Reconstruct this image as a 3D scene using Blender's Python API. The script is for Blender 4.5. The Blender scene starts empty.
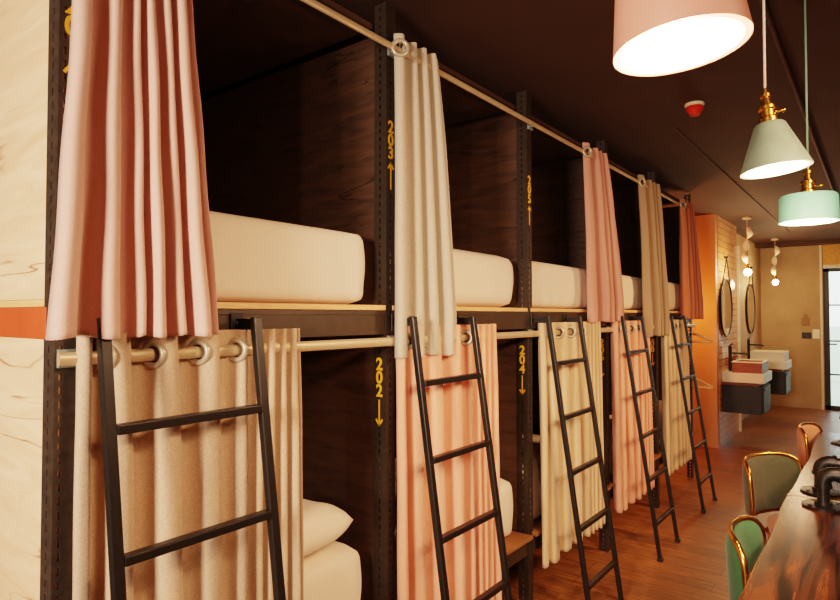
import bpy, bmesh, math, random
from math import sin, cos, pi, radians
from mathutils import Vector, Matrix
random.seed(7)
COL = bpy.context.scene.collection
CEIL = 2.75
FL = .05                             # floor level
CAMX, CAMZ = 1.42, 1.58
P0, BAY = 0.5505, 1.097              # first post and bay spacing along +Y (front plane of bunks: x = 0)
RX = .034                            # curtain rods stand this far before the posts
POST = [P0 + BAY*i for i in range(6)]
UP, LO = 1.615, 0.48                 # platform tops

# ------------------------------------------------------------------ materials
def new_mat(name):
    m = bpy.data.materials.new(name); m.use_nodes = True
    nt = m.node_tree; b = nt.nodes['Principled BSDF']
    return m, nt, b
def C4(c): return (c[0], c[1], c[2], 1)
def S(r, g, b):                      # sRGB 0-255 -> linear
    f = lambda v: (v/255/12.92) if v/255 <= .04045 else ((v/255+.055)/1.055)**2.4
    return (f(r), f(g), f(b))
def plain(name, c, rough=.5, metal=0, noise=.12, scale=30, bump=0.0, spec=.5):
    m, nt, b = new_mat(name)
    tc = nt.nodes.new('ShaderNodeTexCoord'); n = nt.nodes.new('ShaderNodeTexNoise')
    n.inputs['Scale'].default_value = scale; n.inputs['Detail'].default_value = 4
    nt.links.new(tc.outputs['Object'], n.inputs['Vector'])
    r = nt.nodes.new('ShaderNodeValToRGB'); r.color_ramp.elements[0].position = .3; r.color_ramp.elements[1].position = .7
    r.color_ramp.elements[0].color = C4([v*(1-noise) for v in c]); r.color_ramp.elements[1].color = C4([min(1, v*(1+noise)) for v in c])
    nt.links.new(n.outputs['Fac'], r.inputs['Fac']); nt.links.new(r.outputs['Color'], b.inputs['Base Color'])
    b.inputs['Roughness'].default_value = rough; b.inputs['Metallic'].default_value = metal
    b.inputs['Specular IOR Level'].default_value = spec
    if bump:
        bp = nt.nodes.new('ShaderNodeBump'); bp.inputs['Strength'].default_value = bump; bp.inputs['Distance'].default_value = .01
        nt.links.new(n.outputs['Fac'], bp.inputs['Height']); nt.links.new(bp.outputs['Normal'], b.inputs['Normal'])
    return m
def wood(name, dark, light, stretch=(1, 12, 12), scale=2.0, rough=.45, crack=None, bump=.15, spec=.4, planks=None, ramp=(.32, .68)):
    m, nt, b = new_mat(name); N = nt.nodes; L = nt.links
    tc = N.new('ShaderNodeTexCoord'); mp = N.new('ShaderNodeMapping'); mp.inputs['Scale'].default_value = stretch
    L.new(tc.outputs['Object'], mp.inputs['Vector'])
    n = N.new('ShaderNodeTexNoise'); n.inputs['Scale'].default_value = scale; n.inputs['Detail'].default_value = 8
    n.inputs['Distortion'].default_value = 1.2; n.inputs['Roughness'].default_value = .62
    L.new(mp.outputs['Vector'], n.inputs['Vector'])
    r = N.new('ShaderNodeValToRGB'); r.color_ramp.elements[0].position = ramp[0]; r.color_ramp.elements[1].position = ramp[1]
    r.color_ramp.elements[0].color = C4(dark); r.color_ramp.elements[1].color = C4(light)
    L.new(n.outputs['Fac'], r.inputs['Fac']); col = r.outputs['Color']
    if crack:
        n2 = N.new('ShaderNodeTexNoise'); n2.inputs['Scale'].default_value = scale*.55; n2.inputs['Detail'].default_value = 3; n2.inputs['Distortion'].default_value = .6
        L.new(mp.outputs['Vector'], n2.inputs['Vector'])
        r2 = N.new('ShaderNodeValToRGB'); e = r2.color_ramp.elements
        e[0].position = .485; e[0].color = (0, 0, 0, 1); e[1].position = .5; e[1].color = (1, 1, 1, 1)
        e2 = e.new(.515); e2.color = (0, 0, 0, 1)
        L.new(n2.outputs['Fac'], r2.inputs['Fac'])
        n3 = N.new('ShaderNodeTexNoise'); n3.inputs['Scale'].default_value = 3.1
        L.new(tc.outputs['Object'], n3.inputs['Vector'])
        r3 = N.new('ShaderNodeValToRGB'); r3.color_ramp.elements[0].position = .5; r3.color_ramp.elements[1].position = .62
        L.new(n3.outputs['Fac'], r3.inputs['Fac'])
        mu = N.new('ShaderNodeMath'); mu.operation = 'MULTIPLY'; L.new(r2.outputs['Color'], mu.inputs[0]); L.new(r3.outputs['Color'], mu.inputs[1])
        mx = N.new('ShaderNodeMix'); mx.data_type = 'RGBA'; L.new(mu.outputs[0], mx.inputs[0]); L.new(col, mx.inputs[6]); mx.inputs[7].default_value = C4(crack)
        col = mx.outputs[2]
    if planks:                       # (plank length along x, width along y)
        br = N.new('ShaderNodeTexBrick'); br.inputs['Scale'].default_value = 1.0
        br.inputs['Brick Width'].default_value = planks[0]; br.inputs['Row Height'].default_value = planks[1]
        br.inputs['Mortar Size'].default_value = .0025; br.inputs['Mortar Smooth'].default_value = .3
        br.inputs['Color1'].default_value = (.72, .72, .72, 1); br.inputs['Color2'].default_value = (1.15, 1.1, 1.05, 1); br.inputs['Mortar'].default_value = (.3, .25, .2, 1)
        L.new(tc.outputs['Object'], br.inputs['Vector'])
        mx = N.new('ShaderNodeMix'); mx.data_type = 'RGBA'; mx.blend_type = 'MULTIPLY'; mx.inputs[0].default_value = 1
        L.new(col, mx.inputs[6]); L.new(br.outputs['Color'], mx.inputs[7]); col = mx.outputs[2]
    L.new(col, b.inputs['Base Color'])
    bp = N.new('ShaderNodeBump'); bp.inputs['Strength'].default_value = bump; bp.inputs['Distance'].default_value = .004
    L.new(n.outputs['Fac'], bp.inputs['Height']); L.new(bp.outputs['Normal'], b.inputs['Normal'])
    b.inputs['Roughness'].default_value = rough; b.inputs['Specular IOR Level'].default_value = spec
    return m
def fabric(name, c, weave=900, sheen=.3, mottle=.12, bump=.25, trans=.05):
    m, nt, b = new_mat(name); N = nt.nodes; L = nt.links
    tc = N.new('ShaderNodeTexCoord')
    mp = N.new('ShaderNodeMapping'); mp.inputs['Scale'].default_value = (1, 1, .35); L.new(tc.outputs['Object'], mp.inputs['Vector'])
    n = N.new('ShaderNodeTexNoise'); n.inputs['Scale'].default_value = weave*.8; n.inputs['Detail'].default_value = 3
    L.new(mp.outputs['Vector'], n.inputs['Vector'])
    mp2 = N.new('ShaderNodeMapping'); mp2.inputs['Scale'].default_value = (.35, .35, 1); L.new(tc.outputs['Object'], mp2.inputs['Vector'])
    n2 = N.new('ShaderNodeTexNoise'); n2.inputs['Scale'].default_value = weave*.8; n2.inputs['Detail'].default_value = 3
    L.new(mp2.outputs['Vector'], n2.inputs['Vector'])
    ad = N.new('ShaderNodeMath'); ad.operation = 'ADD'; L.new(n.outputs['Fac'], ad.inputs[0]); L.new(n2.outputs['Fac'], ad.inputs[1])
    r = N.new('ShaderNodeValToRGB'); r.color_ramp.elements[0].position = .4; r.color_ramp.elements[1].position = .6
    hf = N.new('ShaderNodeMath'); hf.operation = 'MULTIPLY'; hf.inputs[1].default_value = .5; L.new(ad.outputs[0], hf.inputs[0])
    r.color_ramp.elements[0].color = C4([v*(1-mottle) for v in c]); r.color_ramp.elements[1].color = C4([min(1, v*(1+mottle)) for v in c])
    L.new(hf.outputs[0], r.inputs['Fac']); L.new(r.outputs['Color'], b.inputs['Base Color'])
    bp = N.new('ShaderNodeBump'); bp.inputs['Strength'].default_value = bump; bp.inputs['Distance'].default_value = .001
    L.new(hf.outputs[0], bp.inputs['Height']); L.new(bp.outputs['Normal'], b.inputs['Normal'])
    b.inputs['Roughness'].default_value = .85; b.inputs['Sheen Weight'].default_value = sheen
    b.inputs['Specular IOR Level'].default_value = .15
    if trans:
        out = N['Material Output']; tr = N.new('ShaderNodeBsdfTranslucent'); L.new(r.outputs['Color'], tr.inputs['Color'])
        ms = N.new('ShaderNodeMixShader'); ms.inputs[0].default_value = trans
        L.new(b.outputs[0], ms.inputs[1]); L.new(tr.outputs[0], ms.inputs[2]); L.new(ms.outputs[0], out.inputs['Surface'])
    return m
def emit(name, c, s):
    m, nt, b = new_mat(name); b.inputs['Base Color'].default_value = C4(c)
    b.inputs['Emission Color'].default_value = C4(c); b.inputs['Emission Strength'].default_value = s
    return m

M = {}
M['panel'] = wood('pale_laminate_wood', S(222, 178, 138), S(242, 206, 168), (1, 1, 9), 1.7, .5, crack=S(150, 96, 62))
M['inner'] = wood('dark_laminate_wood', S(54, 38, 28), S(80, 56, 40), (1.2, 1, 10), 2.4, .55, crack=S(26, 18, 14))
M['plyedge'] = wood('plywood_edge', S(205, 150, 98), S(240, 190, 135), (1, 2, 40), 3, .5)
M['board'] = wood('brown_board', S(112, 70, 42), S(150, 100, 62), (1, 2, 30), 3, .5)
M['conduit'] = plain('ceiling_coloured_conduit', S(70, 44, 32), .7)
M['metal_dark'] = plain('dark_painted_steel', S(52, 44, 36), .42, .3, .15, 60)
M['metal_brown'] = plain('slotted_steel', S(62, 52, 44), .5, .3, .25, 50)
M['beam'] = plain('dark_beam_steel', S(60, 48, 36), .4, .25, .15, 20)
M['red'] = plain('orange_red_beam', S(196, 78, 44), .5, 0, .1, 12)
M['ladder'] = plain('black_ladder_steel', S(33, 30, 27), .38, .4, .15, 60)
M['rod'] = plain('satin_rod', S(196, 170, 136), .35, .35, .05, 30)
M['bracket'] = plain('bracket_steel', S(150, 160, 150), .4, .5, .1, 40)
M['gold'] = plain('gold_lettering', S(245, 180, 50), .35, .2, .05, 40)
M['pink'] = fabric('pink_curtain_cloth', S(216, 172, 158), 600, .35, .06)
M['dusty'] = fabric('pink_cloth_dimmed', S(190, 136, 120), 600, .2, .06)  # darker copy of the pink cloth, dimmer light put into its colour
M['pink2'] = fabric('salmon_curtain_cloth', S(226, 158, 130), 600, .3, .06)
M['grey'] = fabric('grey_linen', S(182, 168, 150), 700, .3, .13)
M['grey2'] = fabric('warm_grey_linen', S(190, 162, 136), 700, .3, .16)
M['cream'] = fabric('cream_linen', S(206, 174, 136), 700, .3, .12)
M['taupe'] = fabric('taupe_linen', S(146, 122, 96), 700, .3, .13)
M['orange'] = fabric('terracotta_curtain_cloth', S(196, 116, 80), 600, .3, .08)
M['ring'] = plain('eyelet_ring', S(176, 162, 140), .3, .35, .05, 30)
M['sheet'] = fabric('white_sheet', S(224, 204, 182), 500, .1, .03, .1, 0)
M['pillow'] = fabric('pillow_cloth', S(232, 212, 190), 500, .1, .03, .1, 0)
M['floor'] = wood('floor_planks', S(106, 62, 34), S(166, 108, 64), (2.0, 14, 1), 2.6, .38, planks=(1.3, .13), spec=.5)
M['ceiling'] = plain('dark_ceiling_paint', S(62, 38, 26), .8, 0, .12, 3)
M['plaster'] = plain('troweled_plaster', S(180, 146, 108), .7, 0, .16, 2.2, .3)
M['sidewall'] = plain('side_wall_paint', S(150, 120, 95), .8, 0, .1, 3)
M['nook'] = plain('orange_light_on_wall', S(214, 150, 104), .5, 0, .06, 3)  # orange glow of the nook put into the wall's base colour
M['table'] = wood('walnut_table', S(14, 7, 4), S(96, 50, 25), (12, .9, 1), 1.8, .2, spec=.22, ramp=(.4, .62))
M['table2'] = wood('figured_walnut_table', S(14, 8, 5), S(96, 60, 34), (5, 1.6, 1), 2.4, .2, spec=.22, ramp=(.4, .62))
M['iron'] = plain('black_iron_pipe', S(46, 44, 44), .38, .7, .2, 40)
M['copper'] = plain('copper_union', S(188, 118, 78), .3, .9, .08, 40)
M['brass'] = plain('polished_brass', S(214, 158, 74), .25, 1, .06, 30)
M['green'] = fabric('green_velvet', S(54, 100, 66), 300, .15, .1, .1, 0)
M['olive'] = fabric('grey_velvet', S(78, 80, 62), 300, .15, .12, .1, 0)
M['blush'] = fabric('blush_velvet', S(200, 140, 110), 300, .15, .1, .1, 0)
M['white'] = plain('white_solid_surface', S(240, 226, 200), .35, 0, .03, 10)
M['blackmatte'] = plain('matte_black', S(28, 26, 25), .45, .2, .1, 40)
M['cabinet'] = plain('charcoal_cabinet', S(28, 27, 26), .5, 0, .1, 10)
M['sinkwood'] = wood('red_brown_wood', S(110, 50, 28), S(160, 84, 50), (1, 1, 10), 3, .4)
M['shade_pink'] = plain('pink_shade', S(236, 160, 140), .45, 0, .04, 10)
M['shade_grey'] = plain('grey_green_concrete_shade', S(116, 134, 120), .6, 0, .1, 30, .1)
M['shade_mint'] = plain('mint_shade', S(126, 202, 184), .5, 0, .05, 20)
M['lining_glow'] = emit('glowing_shade_lining', (1.0, .80, .58), 9)  # lining emits by itself, standing in for bulb light falling on it
M['bulb'] = emit('warm_bulb', (1.0, .8, .5), 60)
M['bulb_small'] = emit('filament_bulb', (1.0, .72, .38), 90)
M['cord_grey'] = plain('grey_fabric_cord', S(190, 180, 170), .8)
M['cord_mint'] = plain('mint_fabric_cord', S(120, 160, 140), .8)
M['redplastic'] = plain('red_plastic', S(190, 40, 26), .3)
M['ornament'] = plain('white_shell_ornament', S(236, 214, 190), .5)
M['alu'] = plain('pale_trim', S(225, 205, 175), .5)
M['ochre'] = plain('ochre_panel', S(206, 150, 70), .6)
M['hanger'] = wood('hanger_wood', S(200, 140, 84), S(236, 186, 130), (1, 10, 10), 4, .4)
def mk_glass(name, rough=0.0, tint=(1, 1, 1)):
    m, nt, b = new_mat(name); b.inputs['Base Color'].default_value = C4(tint)
    b.inputs['Transmission Weight'].default_value = 1; b.inputs['Roughness'].default_value = rough; b.inputs['IOR'].default_value = 1.02
    return m
M['glass'] = mk_glass('door_glass')
m, nt, b = new_mat('mirror_silver'); b.inputs['Metallic'].default_value = 1; b.inputs['Roughness'].default_value = .04; b.inputs['Base Color'].default_value = (.85, .85, .82, 1); M['mirror'] = m
def tiles():
    m, nt, b = new_mat('glazed_brick_tile'); N = nt.nodes; L = nt.links
    tc = N.new('ShaderNodeTexCoord'); sx = N.new('ShaderNodeSeparateXYZ'); cb = N.new('ShaderNodeCombineXYZ')
    L.new(tc.outputs['Object'], sx.inputs[0]); L.new(sx.outputs['Y'], cb.inputs['X']); L.new(sx.outputs['Z'], cb.inputs['Y'])
    br = N.new('ShaderNodeTexBrick'); br.inputs['Scale'].default_value = 1; br.inputs['Brick Width'].default_value = .2; br.inputs['Row Height'].default_value = .075
    br.inputs['Mortar Size'].default_value = .004; br.inputs['Color1'].default_value = C4(S(232, 170, 120)); br.inputs['Color2'].default_value = C4(S(222, 156, 106)); br.inputs['Mortar'].default_value = C4(S(150, 90, 56))  # white tiles, with the orange light on them put into these colours
    L.new(cb.outputs[0], br.inputs['Vector']); L.new(br.outputs['Color'], b.inputs['Base Color'])
    bp = N.new('ShaderNodeBump'); bp.inputs['Strength'].default_value = .4; bp.inputs['Distance'].default_value = .004; bp.invert = True
    L.new(br.outputs['Fac'], bp.inputs['Height']); L.new(bp.outputs['Normal'], b.inputs['Normal'])
    b.inputs['Roughness'].default_value = .15
    return m
M['tile'] = tiles()

# ------------------------------------------------------------------ mesh helpers
def box(bm, x0, x1, y0, y1, z0, z1):
    vs = [bm.verts.new(p) for p in ((x0, y0, z0), (x1, y0, z0), (x1, y1, z0), (x0, y1, z0), (x0, y0, z1), (x1, y0, z1), (x1, y1, z1), (x0, y1, z1))]
    for f in ((0, 3, 2, 1), (4, 5, 6, 7), (0, 1, 5, 4), (1, 2, 6, 5), (2, 3, 7, 6), (3, 0, 4, 7)): bm.faces.new([vs[i] for i in f])
def frame_of(d):
    d = d.normalized(); up = Vector((0, 0, 1)) if abs(d.z) < .95 else Vector((1, 0, 0))
    a = up.cross(d).normalized(); b = d.cross(a).normalized(); return a, b
def tube(bm, pts, r, n=12, closed=False, cap=True, rx=None, ry=None, square=False):
    """sweep a round (or oval: rx, ry; or square) section along pts; parallel-transport frame"""
    pts = [Vector(p) for p in pts]; K = len(pts); rings = []
    rs = r if isinstance(r, (list, tuple)) else [r]*K
    T = []
    for i in range(K):
        if closed: t = pts[(i+1) % K]-pts[i-1]
        else: t = pts[min(i+1, K-1)]-pts[max(i-1, 0)]
        T.append(t.normalized())
    a, b = frame_of(T[0])
    for i in range(K):
        if i:
            a = (a - T[i]*a.dot(T[i])).normalized(); b = T[i].cross(a).normalized()
        ring = []
        for k in range(n):
            th = 2*pi*k/n + (pi/4 if square else 0)
            ax = (rx if rx else rs[i])*cos(th); by = (ry if ry else rs[i])*sin(th)
            if square: ax *= 1.4142; by *= 1.4142
            ring.append(bm.verts.new(pts[i]+a*ax+b*by))
        rings.append(ring)
    for i in range(K if closed else K-1):
        A, B = rings[i], rings[(i+1) % K]
        for k in range(n): bm.faces.new((A[k], A[(k+1) % n], B[(k+1) % n], B[k]))
    if cap and not closed:
        bm.faces.new(rings[0][::-1]); bm.faces.new(rings[-1])
def lathe(bm, prof, n=32, c=(0, 0, 0), axis='z'):
    rings = []
    for r, z in prof:
        ring = []
        for k in range(n):
            th = 2*pi*k/n
            if axis == 'z': p = (c[0]+r*cos(th), c[1]+r*sin(th), c[2]+z)
            elif axis == 'x': p = (c[0]+z, c[1]+r*cos(th), c[2]+r*sin(th))
            else: p = (c[0]+r*cos(th), c[1]+z, c[2]+r*sin(th))
            ring.append(bm.verts.new(p))
        rings.append(ring)
    for A, B in zip(rings, rings[1:]):
        for k in range(n): bm.faces.new((A[k], A[(k+1) % n], B[(k+1) % n], B[k]))
    if prof[0][0] > 1e-6: bm.faces.new(rings[0][::-1])
    if prof[-1][0] > 1e-6: bm.faces.new(rings[-1])
    bmesh.ops.remove_doubles(bm, verts=bm.verts[:], dist=1e-6)
def obj(name, bm, mat, parent=None, smooth=False, bevel=0, sub=0, solid=0, autosmooth=None):
    bmesh.ops.recalc_face_normals(bm, faces=bm.faces[:])
    me = bpy.data.meshes.new(name); bm.to_mesh(me); bm.free()
    me.materials.append(mat)
    if smooth:
        for p in me.polygons: p.use_smooth = True
    if autosmooth:
        for p in me.polygons: p.use_smooth = True
        me.set_sharp_from_angle(angle=radians(autosmooth))
    o = bpy.data.objects.new(name, me); COL.objects.link(o)
    if parent: o.parent = parent
    if solid:
        md = o.modifiers.new('solid', 'SOLIDIFY'); md.thickness = solid; md.offset = 0
    if bevel:
        md = o.modifiers.new('bevel', 'BEVEL'); md.width = bevel; md.segments = 2; md.limit_method = 'ANGLE'; md.angle_limit = radians(40)
    if sub:
        md = o.modifiers.new('sub', 'SUBSURF'); md.levels = sub; md.render_levels = sub
    return o
def B(): return bmesh.new()
def boxobj(name, mat, parent, *dims, bevel=.002):
    bm = B(); box(bm, *dims); return obj(name, bm, mat, parent, bevel=bevel)
def thing(name, label, cat, loc=(0, 0, 0), rz=0, group=None):
    o = bpy.data.objects.new(name, None); COL.objects.link(o); o.empty_display_size = .1
    o.location = loc; o.rotation_euler = (0, 0, rz); o['label'] = label; o['category'] = cat
    if group: o['group'] = group
    return o
def tag(o, label, cat, group=None):
    o['label'] = label; o['category'] = cat
    if group: o['group'] = group
    return o
def struct(name, mat, *dims, label=None, cat='wall'):
    bm = B(); box(bm, *dims); o = obj(name, bm, mat); o['kind'] = 'structure'
    if label: o['label'] = label; o['category'] = cat
    return o
def dup(root, loc, rz=None, label=None, group=None):
    r = root.copy(); COL.objects.link(r); r.location = loc
    if rz is not None: r.rotation_euler = (0, 0, rz)
    if label: r['label'] = label
    if group: r['group'] = group
    for ch in list(root.children):
        c = ch.copy(); COL.objects.link(c); c.parent = r
        for g in list(ch.children):
            d = g.copy(); COL.objects.link(d); d.parent = c
    return r

# ------------------------------------------------------------------ setting
XL, XR, YB, YF = -2.15, 3.0, -3.0, 11.7
struct('floor', M['floor'], XL-.1, XR+.1, YB-.1, YF+.1, -.1, FL, label='warm brown plank floor of the dormitory aisle', cat='floor')
struct('ceiling', M['ceiling'], XL-.1, XR+.1, YB-.1, YF+.1, CEIL, CEIL+.1, label='dark brown painted ceiling', cat='ceiling')
struct('wall_left', M['inner'], XL-.1, XL, YB, YF, 0, CEIL, label='dark wall behind the bunks')
struct('wall_right', M['sidewall'], XR, XR+.1, YB, YF, 0, CEIL, label='wall on the right side of the room')
struct('wall_back', M['sidewall'], XL, XR, YB-.1, YB, 0, CEIL, label='wall behind the viewer')
DX0, DX1, DZ = .69, 1.62, 2.34
bm = B()
box(bm, XL, DX0, YF, YF+.12, 0, CEIL); box(bm, DX1, XR, YF, YF+.12, 0, CEIL)
o = obj('wall_far', bm, M['plaster']); o['kind'] = 'structure'; o['label'] = 'tan troweled plaster wall at the far end'; o['category'] = 'wall'
struct('trim_1', M['ochre'], DX0, DX1, YF-.01, YF+.12, DZ+.05, CEIL, label='ochre panel above the glass door', cat='trim')
struct('trim_2', M['alu'], DX0-.045, DX0-.012, YF-.03, YF-.001, .05, CEIL-.02, label='pale vertical strip beside the glass door', cat='trim')
struct('trim_3', M['alu'], DX0, DX1, YF-.02, YF+.02, DZ, DZ+.05, label='pale header over the glass door', cat='trim')
# partition wall closing the nook beyond the bunks, with tiled flank
NY = 7.58
struct('wall_nook', M['nook'], XL, -.085, NY, NY+.1, 0, CEIL, label='wall beyond the last bunk, orange light put into its colour')
struct('wall_tiled', M['tile'], -.25, -.08, NY+.1, 8.85, 0, CEIL, label='glazed brick tile wall behind the nearer sink')
struct('trim_4', M['alu'], -.10, -.055, 8.85, 8.90, 0, CEIL-.25, label='pale vertical corner strip on the tiled wall', cat='trim')
struct('wall_alcove', M['plaster'], -1.3, -.20, 9.55, YF, 0, CEIL, label='plaster wall behind the farther sink')
struct('wall_recess', M['sidewall'], -1.4, -1.3, 7.7, 9.6, 0, CEIL, label='wall at the back of the recess between the two sinks')
struct('trim_5', M['ceiling'], -.38, DX0+1.4, YF-.55, YF-.3, CEIL-.06, CEIL, label='dark ceiling beam before the far wall', cat='trim')
# glass door
d = boxobj('door_1', M['blackmatte'], None, 0, 0, 0, 0, 0, 0) if False else None
bm = B()
yy0, yy1 = YF+.03, YF+.08
box(bm, DX0, DX0+.075, yy0, yy1, 0, DZ); box(bm, DX1-.075, DX1, yy0, yy1, 0, DZ)
box(bm, DX0, DX1, yy0, yy1, DZ-.06, DZ); box(bm, DX0, DX1, yy0, yy1, 0, .12)
for z in (.62, 1.74, 1.16): box(bm, DX0+.075, DX1-.075, yy0+.01, yy1-.01, z-.012, z+.012)
d = obj('door_1', bm, M['blackmatte'], bevel=.003); d['kind'] = 'structure'; d['label'] = 'black framed glass door at the far end'; d['category'] = 'door'
bm = B(); box(bm, DX0+.07, DX1-.07, YF+.052, YF+.058, .11, DZ-.05); obj('glass_pane', bm, M['glass'], d)
bm = B(); box(bm, DX0+.02, DX0+.06, yy0-.045, yy0, 1.09, 1.13); tube(bm, [(DX0+.04, yy0-.045, 1.11), (DX0+.17, yy0-.045, 1.11)], .011); obj('door_handle', bm, M['blackmatte'], d)
# outside beyond the door: pale ground and wall in daylight
struct('ground_outside', plain('pale_paving', S(190, 196, 180), .8), -2, 6, YF+.2, YF+8, -.12, -.02, label='pale paving outside the door', cat='ground')
o = struct('wall_outside', plain('outside_render', S(225, 232, 222), .8), -3, 7, YF+6, YF+6.2, -.1, 1.3, label='pale low wall outside the door')

# ------------------------------------------------------------------ bunk beds
def slotted(bm, plane, c0, c1, fixed, z0, z1, pitch=.03, hw=.008, hh=.016, cols=1, th=.0025, off=None):
    """perforated plate. plane 'x': plate faces +x at x=fixed spanning y c0..c1 ; plane 'y': faces -y at y=fixed spanning x c0..c1"""
    def bx(a0, a1, zz0, zz1):
        if plane == 'x': box(bm, fixed-th, fixed, a0, a1, zz0, zz1)
        else: box(bm, a0, a1, fixed, fixed+th, zz0, zz1)
    w = c1-c0; cen = [c0+w*(k+1)/(cols+1) for k in range(cols)]
    if off: cen = [c0+off]
    edges = [c0]
    for c in cen: edges += [c-hw/2, c+hw/2]
    edges.append(c1)
    for i in range(0, len(edges), 2): bx(edges[i], edges[i+1], z0, z1)
    n = int((z1-z0)/pitch)
    for c in cen:
        zc = z0
        for k in range(n+1):
            a = z0+k*pitch-(pitch-hh)/2; b_ = z0+k*pitch+(pitch-hh)/2
            bx(c-hw/2, c+hw/2, max(a, z0), min(b_, z1))
def text_mesh(s, size, mat, parent, name, loc, rot, line=.95):
    cu = bpy.data.curves.new('txt', 'FONT'); cu.body = s; cu.size = size; cu.align_x = 'CENTER'; cu.align_y = 'TOP'
    cu.extrude = .0006; cu.space_line = line; cu.offset = .0016
    to = bpy.data.objects.new('txt', cu); COL.objects.link(to)
    dg = bpy.context.evaluated_depsgraph_get()
    me = bpy.data.meshes.new_from_object(to.evaluated_get(dg)); COL.objects.unlink(to); bpy.data.objects.remove(to)
    me.materials.clear(); me.materials.append(mat)
    o = bpy.data.objects.new(name, me); COL.objects.link(o); o.parent = parent; o.location = loc; o.rotation_euler = rot
    return o
def arrow_mesh(parent, face, a, fixed, zc, h, up):
    bm = B(); w = .004; sg = 1 if up else -1
    def P(u, v): return (fixed+.0012, a+u, zc+sg*v) if face == 'x' else (a+u, fixed-.0012, zc+sg*v)
    def strip(p, q, ww):
        p = Vector(p); q = Vector(q); dd = (q-p).normalized(); nn = Vector((-dd.y, dd.x))*ww/2
        vs = [bm.verts.new(P(*(v))) for v in ((p-nn), (q-nn), (q+nn), (p+nn))]; bm.faces.new(vs)
    strip((0, -h/2), (0, h/2-.004), .006); strip((-.015, h/2-.024), (0.002, h/2+.001), .007); strip((.015, h/2-.024), (-.002, h/2+.001), .007)
    return obj('arrow_sign', bm, M['gold'], parent, solid=.0008)
nums_up = ['201', '203', '205', '207', '209']; nums_lo = [None, '202', '204', '206', '208']
W_F, W_S = .052, .057
ordn = ['nearest', 'second', 'third', 'fourth', 'fifth and last']
def make_post(i, name_parent, y, full=True):
    bm = B()
    slotted(bm, 'x', y, y+W_F, 0, FL, CEIL-.02, cols=1, hw=.007, off=.013 if i == 0 else None)
    slotted(bm, 'y', -W_S, -.0025, y, FL, CEIL-.02, cols=1, hw=.007, hh=.016)
    p = obj('post', bm, M['metal_brown'] if i == 0 else M['metal_dark'], name_parent)
    return p
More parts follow.
